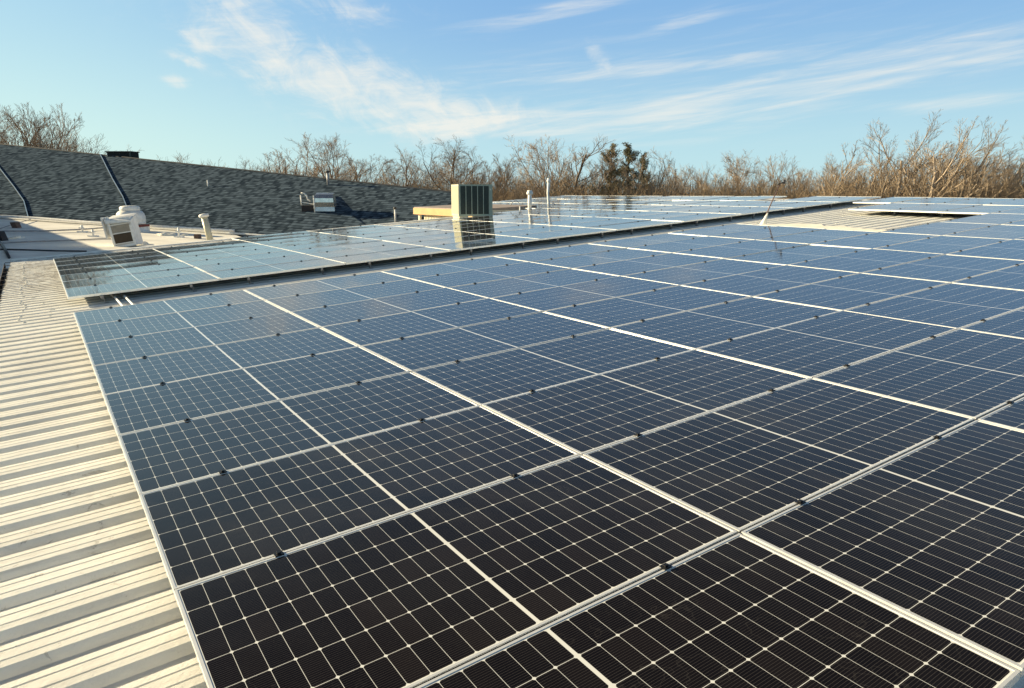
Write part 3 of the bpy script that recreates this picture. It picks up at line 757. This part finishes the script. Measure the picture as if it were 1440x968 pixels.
# ---- domed fan
fb = WP(186, 325); s0 = fb.y / F
fn = empty('roof_fan', T(fb), 'round white domed exhaust fan behind the leaning box hood', 'exhaust fan')
r0 = 18.5 * s0
m = MB(); m.box(-r0 * .75, r0 * .95, -r0 * .8, r0 * .8, -.05, .22); m.build('curb', M_WHITE, fn, bevel=.01)
m = MB(); m.box(-r0 * .55, r0 * .98, -r0 * .75, r0 * .75, .221, .33); m.build('band', M_RED, fn)
m = MB(); z0 = .33; hh = 34 * s0 - .33
m.lathe([(r0 * .85, z0), (r0 * .97, z0 + .03), (r0 * 1.0, z0 + hh * .12), (r0 * .96, z0 + hh * .16), (r0 * 1.0, z0 + hh * .20), (r0 * 1.0, z0 + hh * .42), (r0 * .93, z0 + hh * .60), (r0 * .80, z0 + hh * .72), (r0 * .72, z0 + hh * .74)], 32)
m.build('housing', M_WHITE, fn, True)
m = MB(); m.lathe([(r0 * .66, z0 + hh * .74), (r0 * .70, z0 + hh * .78), (r0 * .70, z0 + hh * .92), (r0 * .62, z0 + hh * .99), (r0 * .4, z0 + hh * 1.02)], 32); m.build('top_cap', M_WHITE, fn, True)
m = MB(); m.tube([(r0 * .5, -r0 * .95, .3), (r0 * .55, -r0 * 1.05, .1), (r0 * .2, -r0 * 1.1, -.0), (0, -r0 * 1.0, .05)], .02, 6); m.build('cable', M_CABLE, fn, True)
# ---- capped pipe
cb = WP(297, 343); s0 = cb.y / F
tl = Matrix.Rotation(R(-10), 4, 'Y')
cpn = empty('vent_pipe', T(cb) @ tl, 'leaning cream vent pipe with round cap at the edge of the membrane roof', 'vent pipe')
m = MB(); m.tube([(0, 0, -.1), (0, 0, 38 * s0)], 4.3 * s0, 16); m.build('pipe', M_CREAM, cpn, True)
m = MB(); m.lathe([(5.4 * s0, 0), (6.6 * s0, .02), (6.8 * s0, 3.0 * s0), (5.4 * s0, 4.4 * s0), (2.0 * s0, 5.0 * s0)], 18, T((0, 0, 37 * s0))); m.build('cap', M_WHITE, cpn, True)
# ---- pipes, cables and blocks along the eave
def wrun(name, pp, r, lift, mat_, label, cat, grp=None):
    m = MB(); m.tube([WP(x, y) + Vector((0, 0, lift)) for x, y in pp], r, 8)
    return tag(m.build(name, mat_, smooth=True), label, cat, grp)
wrun('gas_pipe', [(-40, 308.5), (12, 310), (60, 313), (120, 318), (210, 324), (330, 330.5)], .07, .22, M_WHITE, 'long pale pipe running along the foot of the shingle roof', 'pipe')
wrun('roof_pipe', [(-40, 329), (5, 328.5), (60, 328), (110, 326), (150, 323)], .035, .10, M_GREYPIPE, 'grey pipe on supports crossing the cream membrane to the box hood', 'pipe')
wrun('roof_cable', [(4, 343), (40, 341), (90, 339.5), (140, 337), (156, 337)], .022, .03, M_GREYPIPE, 'thin cable lying across the cream membrane below the grey pipe', 'cable')
wrun('roof_cable', [(-40, 351), (30, 352.5), (80, 354), (122, 354.5)], .028, .03, M_CABLE, 'dark cable lying across the shaded part of the membrane', 'cable')
wrun('black_hose', [(-14, 334), (0, 342), (7, 352), (13, 364)], .05, .05, M_CABLE, 'thick black hose dropping to the corner of the metal roof', 'hose')
wrun('roof_cable', [(0, 325), (14, 320), (34, 314), (44, 311)], .02, .10, M_GREYPIPE, 'short cable beside the brown block at the far left', 'cable')
def block(x, y, wpx, hpx, mat_, label, name='support_block', dpt=.35, tilt=0):
    b = WP(x, y); s0 = b.y / F; m = MB(); wv = wpx * s0 / 2; h = hpx * s0
    m.hexa([(-wv, 0, -.05), (wv, 0, -.05), (wv, dpt, -.05), (-wv, dpt, -.05)], [(-wv - tilt, 0, h), (wv - tilt, 0, h), (wv - tilt, dpt, h), (-wv - tilt, dpt, h)])
    tag(m.build(name, mat_, mw=T(b), bevel=.01), label, 'support block', 'blocks on the membrane roof')
block(21, 321, 7.5, 8, M_BROWNBLK, 'brown block under the pale pipe at the far left', tilt=.1)
block(276, 336, 6.5, 6, M_BROWNBLK, 'dark brown block left of the leaning cream vent pipe')
block(1, 339, 8, 13, simple('dark_block', (.03, .03, .035), .8), 'black block at the left edge of the photo', tilt=.15)
def stand(x, y, hpx, label):
    b = WP(x, y); s0 = b.y / F; p = empty('pipe_stand', T(b), label, 'pipe stand', 'small pipe stands on the membrane')
    m = MB(); m.tube([(0, 0, 0), (0, 0, hpx * s0)], .05, 8); m.build('post', M_WHITE, p, True)
    m = MB(); m.box(-.22, .22, -.12, .12, -.02, .06); m.build('foot', M_WHITE, p, bevel=.01)
    m = MB(); m.box(-.14, .10, -.05, .05, hpx * s0 * .55, hpx * s0 * .55 + .05); m.build('arm', M_WHITE, p)
stand(116, 327, 10, 'small white pipe stand, left one of two beside the box hood'); stand(131, 333, 10, 'small white pipe stand, right one of two beside the box hood')
stand(252, 334, 14, 'thin white pipe stand between the fan and the cream vent pipe')
# lump of foam and loose coating at the right of the fan
def lump(x, y, wpx, hpx, label, seed):
    b = WP(x, y); s0 = b.y / F; bm = bmesh.new(); bmesh.ops.create_icosphere(bm, subdivisions=3, radius=1)
    for v in bm.verts:
        n = mnoise.noise(v.co * 1.7 + Vector((seed, 0, 0))); v.co *= 1 + .45 * n; v.co.x *= wpx * s0 / 2; v.co.y *= .4; v.co.z *= hpx * s0
        if v.co.z < -.03: v.co.z = -.03
    me = bpy.data.meshes.new('sealant_lump'); bm.to_mesh(me); bm.free(); me.materials.append(M_PATCH)
    o = bpy.data.objects.new('sealant_lump', me); COL.objects.link(o); o.matrix_world = T(b); tag(o, label, 'roof sealant', 'lumps of sealant on the membrane')
lump(232, 331, 26, 3.2, 'white lump of sealant on the membrane right of the fan', 1); lump(201, 344, 10, 4, 'white lump of sealant at the foot of the box hood', 5)
lump(25, 335, 14, 3.5, 'ragged white lump at the shadow line near the left edge', 9); lump(262, 331, 14, 2, 'low white lump of sealant left of the dark brown block', 12)

# ------------------------------------------------------------------ added unseen block at the left, shaped to shade the membrane roof
zt = CAMH + 1.3; k_ = 1 / math.tan(R(SUN_EL))
hs = Vector((SUN.x, SUN.y, 0)).normalized()
edge = [WP(-60, 283), WP(0, 303), WP(70, 326), WP(140, 350)]
for x, y in ((160, 354),):
    n_ = M4.to_3x3() @ Vector((0, 0, 1)); edge.append(PXP(x, y, RW(0, 0, ZR), n_))
cap_ = [Vector((p.x, p.y, 0)) + hs * ((zt - p.z) * k_) for p in edge]
far_ = [Vector((cap_[-1].x - 25, cap_[-1].y, 0)), Vector((cap_[0].x - 30, cap_[0].y, 0))]
ring = [Vector((p.x, p.y, 0)) for p in cap_] + far_
m = MB(); m.hexa([Vector((p.x, p.y, -.03)) for p in ring], [Vector((p.x, p.y, zt)) for p in ring])
shadow_ob = empty('shadow_caster', T((ring[0].x, ring[0].y, 0)), 'added unseen block at the far left that shades the membrane roof', 'building')
m.build('wall', M_WALL, shadow_ob, mw=Matrix.Identity(4))
CASTER_TOP = [tuple(to_px(Vector((p.x, p.y, zt)))) for p in ring]
print('neighbour px', [(round(a), round(b)) for a, b in CASTER_TOP])

# ------------------------------------------------------------------ trees
def wander(p, d, L, r0, r1, n, wob, trop, rng):
    pts = [p.copy()]; rad = [r0]; dd = d.normalized()
    for i in range(n):
        dd = (dd + Vector((rng.gauss(0, wob), rng.gauss(0, wob), rng.gauss(0, wob))) + trop).normalized()
        p = p + dd * (L / n); pts.append(p.copy()); rad.append(r0 + (r1 - r0) * (i + 1) / n)
    return pts, rad, dd
def perp(d, ang, rot):
    a = d.cross(Vector((0, 0, 1))); 
    if a.length < .1: a = Vector((1, 0, 0))
    a.normalize(); b = d.cross(a).normalized()
    return (d * math.cos(ang) + (a * math.cos(rot) + b * math.sin(rot)) * math.sin(ang)).normalized()
def make_tree_mesh(seed, kind):
    """kind: dict; unit = metres, total height about kind['h']"""
    rng = random.Random(seed); tr = MB(); cr = MB(); K = kind; h = K['h']
    lean = Vector((K.get('lean', 0), 0, 0))
    def rec(p, d, L, r, lvl):
        if lvl > K['lv']: return
        n = 4 if lvl < 2 else 3
        pts, rad, dd = wander(p, d, L, r, r * .5 if lvl < K['lv'] else .006, n, K['wob'] * (1 + .3 * lvl), Vector((0, 0, K['up'])) + lean * (.4 if lvl > 0 else 1), rng)
        tgt = tr if lvl <= 1 else cr
        tgt.tube(pts, rad, 6 if lvl == 0 else (5 if lvl == 1 else 3), lvl <= 1)
        nc = K['nc'][min(lvl, len(K['nc']) - 1)]
        for i in range(nc):
            t = .30 + .70 * (i + rng.random()) / nc if lvl > 0 else K['t0'] + (1 - K['t0']) * (i + rng.random()) / nc
            f = t * (len(pts) - 1); j = min(int(f), len(pts) - 2); q = pts[j].lerp(pts[j + 1], f - j)
            ddl = (pts[j + 1] - pts[j]).normalized()
            ang = R(rng.uniform(*K['ang'])); cd = perp(ddl, ang, rng.uniform(0, 6.283))
            if cd.z < -.15: cd.z *= -.5; cd.normalize()
            rr = (rad[j] + (rad[j + 1] - rad[j]) * (f - j))
            rec(q, cd, L * K['ls'][min(lvl, len(K['ls']) - 1)] * rng.uniform(.65, 1.15) * (1.15 - .4 * t), max(rr * .60, .009), lvl + 1)
    for s in range(K.get('stems', 1)):
        a = 6.283 * s / max(1, K.get('stems', 1)) + rng.random()
        sp = K.get('spread', 0); d0 = Vector((math.cos(a) * sp, math.sin(a) * sp, 1)) + lean
        rec(Vector((math.cos(a) * .25 * (K.get('stems', 1) > 1), math.sin(a) * .25 * (K.get('stems', 1) > 1), -.1)), d0, h * K['tr'] * rng.uniform(.9, 1.1), K['r'] * rng.uniform(.8, 1.1), 0)
    zmax = max(v[2] for v in cr.v); s = h / zmax
    cr.v = [(a * s, b * s, c * s) for a, b, c in cr.v]; tr.v = [(a * s, b * s, c * s) for a, b, c in tr.v]
    return tr, cr
KR = dict(h=13, lv=4, wob=.09, up=.06, nc=[11, 8, 7, 6], ls=[.66, .52, .50, .50], ang=(26, 54), t0=.22, tr=.70, r=.19)                 # rounded
KV = dict(h=12, lv=4, wob=.09, up=.12, nc=[6, 6, 6, 6], ls=[.6, .52, .50, .5], ang=(20, 46), t0=.25, tr=.74, r=.15, stems=4, spread=.34)  # several stems
KL = dict(h=13, lv=4, wob=.07, up=.085, nc=[7, 6, 6, 5], ls=[.62, .50, .48, .5], ang=(20, 42), t0=.18, tr=.72, r=.21, stems=2, spread=.22, lean=.065) # wind swept
KT = dict(h=12, lv=3, wob=.07, up=.10, nc=[16, 7, 6], ls=[.30, .5, .5], ang=(25, 50), t0=.35, tr=.95, r=.13)                             # slim
KB = dict(h=9, lv=3, wob=.10, up=.10, nc=[8, 8, 6], ls=[.55, .5, .5], ang=(18, 45), t0=.15, tr=.8, r=.07, stems=6, spread=.45)            # bushy
VAR = {}
for nm, K, seeds, mt, mc in (('round', KR, (1, 2, 3), M_BARK, M_TWIG), ('vase', KV, (4, 5, 6), M_BARK, M_TWIG), ('lean', KL, (7, 8, 9), M_BARKT, M_TWIGT), ('slim', KT, (10, 11), M_BARK, M_TWIG), ('bush', KB, (12, 13), M_BARKT, M_TWIGT)):
    VAR[nm] = []
    for sd_ in seeds:
        tr, cr = make_tree_mesh(sd_, K); VAR[nm].append((tr.mesh('trunk', mt), cr.mesh('crown', mc), K['h']))
def make_evergreen(seed):
    rng = random.Random(seed); tr = MB(); cr = MB(); h = 12.
    tr.tube([(0, 0, -.1), (.1, 0, 5), (0, 0, 11.6)], [.2, .13, .03], 6)
    for i in range(130):
        z = 1.5 + 10.2 * (i / 130) ** .9; L = (12.6 - z) * .46 * (.55 + .45 * math.cos(z * 3.1)) * rng.uniform(.6, 1.1) + .22; a = rng.uniform(0, 6.283)
        d = Vector((math.cos(a), math.sin(a), .75)); pts, rad, dd = wander(Vector((0, 0, z)), d, L, .03, .008, 3, .08, Vector((0, 0, .08)), rng)
        tr.tube(pts, rad, 3, False)
        for j in range(int(20 * L) + 8):
            t = rng.uniform(.25, 1) * 3; k = min(int(t), 2); c = pts[k].lerp(pts[k + 1], t - k) + Vector((rng.gauss(0, .11), rng.gauss(0, .11), rng.gauss(.02, .10)))
            for _ in range(2):
                e1 = Vector((rng.gauss(0, 1), rng.gauss(0, 1), rng.gauss(.6, 1))).normalized() * rng.uniform(.08, .19); e2 = e1.cross(Vector((rng.gauss(0, 1), rng.gauss(0, 1), rng.gauss(0, 1)))).normalized() * .022
                cr.quad(c - e1 - e2, c - e1 + e2, c + e1 + e2 * .4, c + e1 - e2 * .4)
    return tr.mesh('trunk', M_BARK), cr.mesh('crown', M_NEEDLE), 12.2
VAR['pine'] = [make_evergreen(21), make_evergreen(22)]
LOOK = {'round': 'broad bare tree with rounded crown', 'vase': 'bare tree with several spreading stems', 'lean': 'tan bare tree with limbs swept right', 'slim': 'slim upright bare tree', 'bush': 'low pale bushy bare tree', 'pine': 'dark evergreen tree with ragged clumps'}
trees = [ # x px, top y px, distance, kind, width factor
 (4, 128, 62, 'vase', 1.0), (36, 138, 66, 'vase', .9), (78, 172, 70, 'bush', 1.2), (214, 205, 84, 'bush', 1.3), (338, 218, 82, 'bush', 1.3), (378, 222, 80, 'bush', 1.1),
 (430, 184, 68, 'vase', 1.25), (462, 188, 70, 'round', .9), (497, 214, 72, 'slim', 1.3), (527, 230, 78, 'bush', 1.2), (563, 203, 74, 'slim', 1.0), (598, 226, 76, 'vase', 1.0),
 (640, 190, 66, 'round', 1.25), (690, 214, 74, 'vase', 1.0), (716, 218, 78, 'slim', 1.1), (742, 224, 72, 'bush', 1.2), (765, 190, 68, 'round', .85), (797, 192, 72, 'slim', 1.4), (822, 206, 70, 'vase', 1.1),
 (848, 222, 76, 'vase', .9), (861, 203, 72, 'pine', 1.1), (884, 202, 74, 'pine', 1.15), (905, 216, 78, 'pine', .9), (916, 210, 70, 'vase', 1.0), (946, 222, 73, 'vase', 1.0), (974, 240, 76, 'bush', 1.1), (1001, 248, 74, 'bush', 1.0),
 (1040, 215, 78, 'round', .9), (1074, 222, 76, 'lean', .7), (1104, 216, 80, 'lean', .8), (1128, 226, 78, 'slim', 1.1), (1160, 238, 74, 'bush', 1.2),
 (1186, 204, 66, 'lean', 1.2), (1212, 210, 70, 'lean', 1.0), (1238, 228, 72, 'bush', 1.1), (1268, 172, 62, 'lean', 1.0), (1296, 160, 64, 'lean', 1.05), (1322, 170, 61, 'lean', 1.1), (1345, 184, 66, 'lean', 1.0),
 (1366, 176, 63, 'lean', 1.1), (1392, 182, 65, 'lean', 1.0), (1418, 192, 62, 'lean', 1.1), (1450, 178, 64, 'lean', 1.1), (1490, 190, 66, 'round', 1.0), (-40, 140, 66, 'round', 1.0)]
rx = random.Random(77); xx = 405
while xx < 1470:
    trees.append((xx, rx.uniform(216, 242) - (10 if xx > 1180 else 0), rx.uniform(80, 96), rx.choice(['bush', 'vase', 'round', 'slim', 'round']) if xx < 1170 else rx.choice(['lean', 'round', 'vase']), rx.uniform(.9, 1.25)))
    xx += rx.uniform(24, 44)
trees += [(24, 150, 72, 'slim', 1.3), (60, 158, 74, 'vase', .8), (-15, 136, 70, 'vase', 1.0)]
trees.sort(key=lambda t: t[0])
for i, (x, y, d, kd, wf) in enumerate(trees):
    d = d + 14 if x < 660 else d
    tp = PX(x, y - 4, d); H = tp.z; me_t, me_c, h0 = VAR[kd][i % len(VAR[kd])]
    s = H / h0; rot = 0 if kd == 'lean' else random.uniform(0, 6.28)
    offs = -.9 * s if kd == 'lean' else 0
    p = empty(kd == 'pine' and 'evergreen_tree' or (kd == 'bush' and 'bushy_tree' or 'bare_tree'), T((tp.x + offs, tp.y, 0)) @ Matrix.Rotation(rot + (random.uniform(-.35, .35) if kd == 'lean' else 0), 4, 'Z') @ Matrix.Diagonal((s * wf * 1.12, s * wf * 1.12, s, 1)),
              '%s, %s from the left in the tree line' % (LOOK[kd], ordw(i)), 'tree', 'trees behind the roofs')
    for nm, me in (('trunk', me_t), ('crown', me_c)):
        o = bpy.data.objects.new(nm, me); COL.objects.link(o); o.parent = p
# thicket of brown brush under the trees
rng = random.Random(5); br = MB()
for i in range(4200):
    x = rng.uniform(-40, 1500)
    y0 = 256.5 - 9 * (mnoise.noise(Vector((x * .012, 0, 7))) + .3 * mnoise.noise(Vector((x * .06, 0, 2)))) - (8 if x > 1150 else 0) - (3 if 650 < x < 1000 else 0) + (6 if x < 600 else 0)
    d = rng.uniform(56, 92); tp = PX(x, 268, d); H = max(3.0, CAMH + (268 - y0) / F * d + rng.gauss(0, .55) - .4)
    base = Vector((tp.x, tp.y, 0)); ln = .10 if x > 1130 else 0.02
    for k in range(3):
        dr = Vector((rng.gauss(ln, .16), rng.gauss(0, .16), 1)); hh = H * rng.uniform(.72, 1.03)
        pts, rad, dd = wander(base + Vector((rng.gauss(0, .3), 0, 2.2)), dr, hh - 2.2, .022, .006, 3, .07, Vector((0, 0, .05)), rng)
        br.tube(pts, rad, 3, False)
        for q in range(4):
            t = rng.uniform(1.0, 3.0); j = min(int(t), 2); c = pts[j].lerp(pts[j + 1], t - j)
            p2, r2, _ = wander(c, Vector((rng.gauss(ln, .5), rng.gauss(0, .5), .8)), rng.uniform(.5, 1.4), .011, .004, 2, .1, Vector((0, 0, .1)), rng)
            br.tube(p2, r2, 3, False)
tag(br.build('thicket', M_BRUSH), 'brown winter brush filling the foot of the tree line', 'undergrowth', kind='stuff')
# far woods behind the thicket, closing the gap at its foot
fw = MB(); rng = random.Random(9)
for i in range(900):
    x = rng.uniform(-60, 1520); d = rng.uniform(95, 125); tp = PX(x, 268, d); H = CAMH + rng.uniform(-1.5, .9)
    a = Vector((tp.x, tp.y, 0)); r = rng.uniform(.5, 1.4)
    for k in range(26):
        c = a + Vector((rng.gauss(0, r), rng.gauss(0, r), rng.uniform(0, H)))
        e = Vector((rng.gauss(0, .3), rng.gauss(0, .3), rng.uniform(.5, 1.2))); s_2 = Vector((rng.uniform(.02, .06), 0, 0))
        fw.quad(c - s_2, c + s_2, c + e + s_2 * .3, c + e - s_2 * .3)
tag(fw.build('far_woods', M_BRUSH), 'far low wood seen as a brown mass behind the brush', 'wood', kind='stuff')
print('panels', npan, 'dabs', ndab)
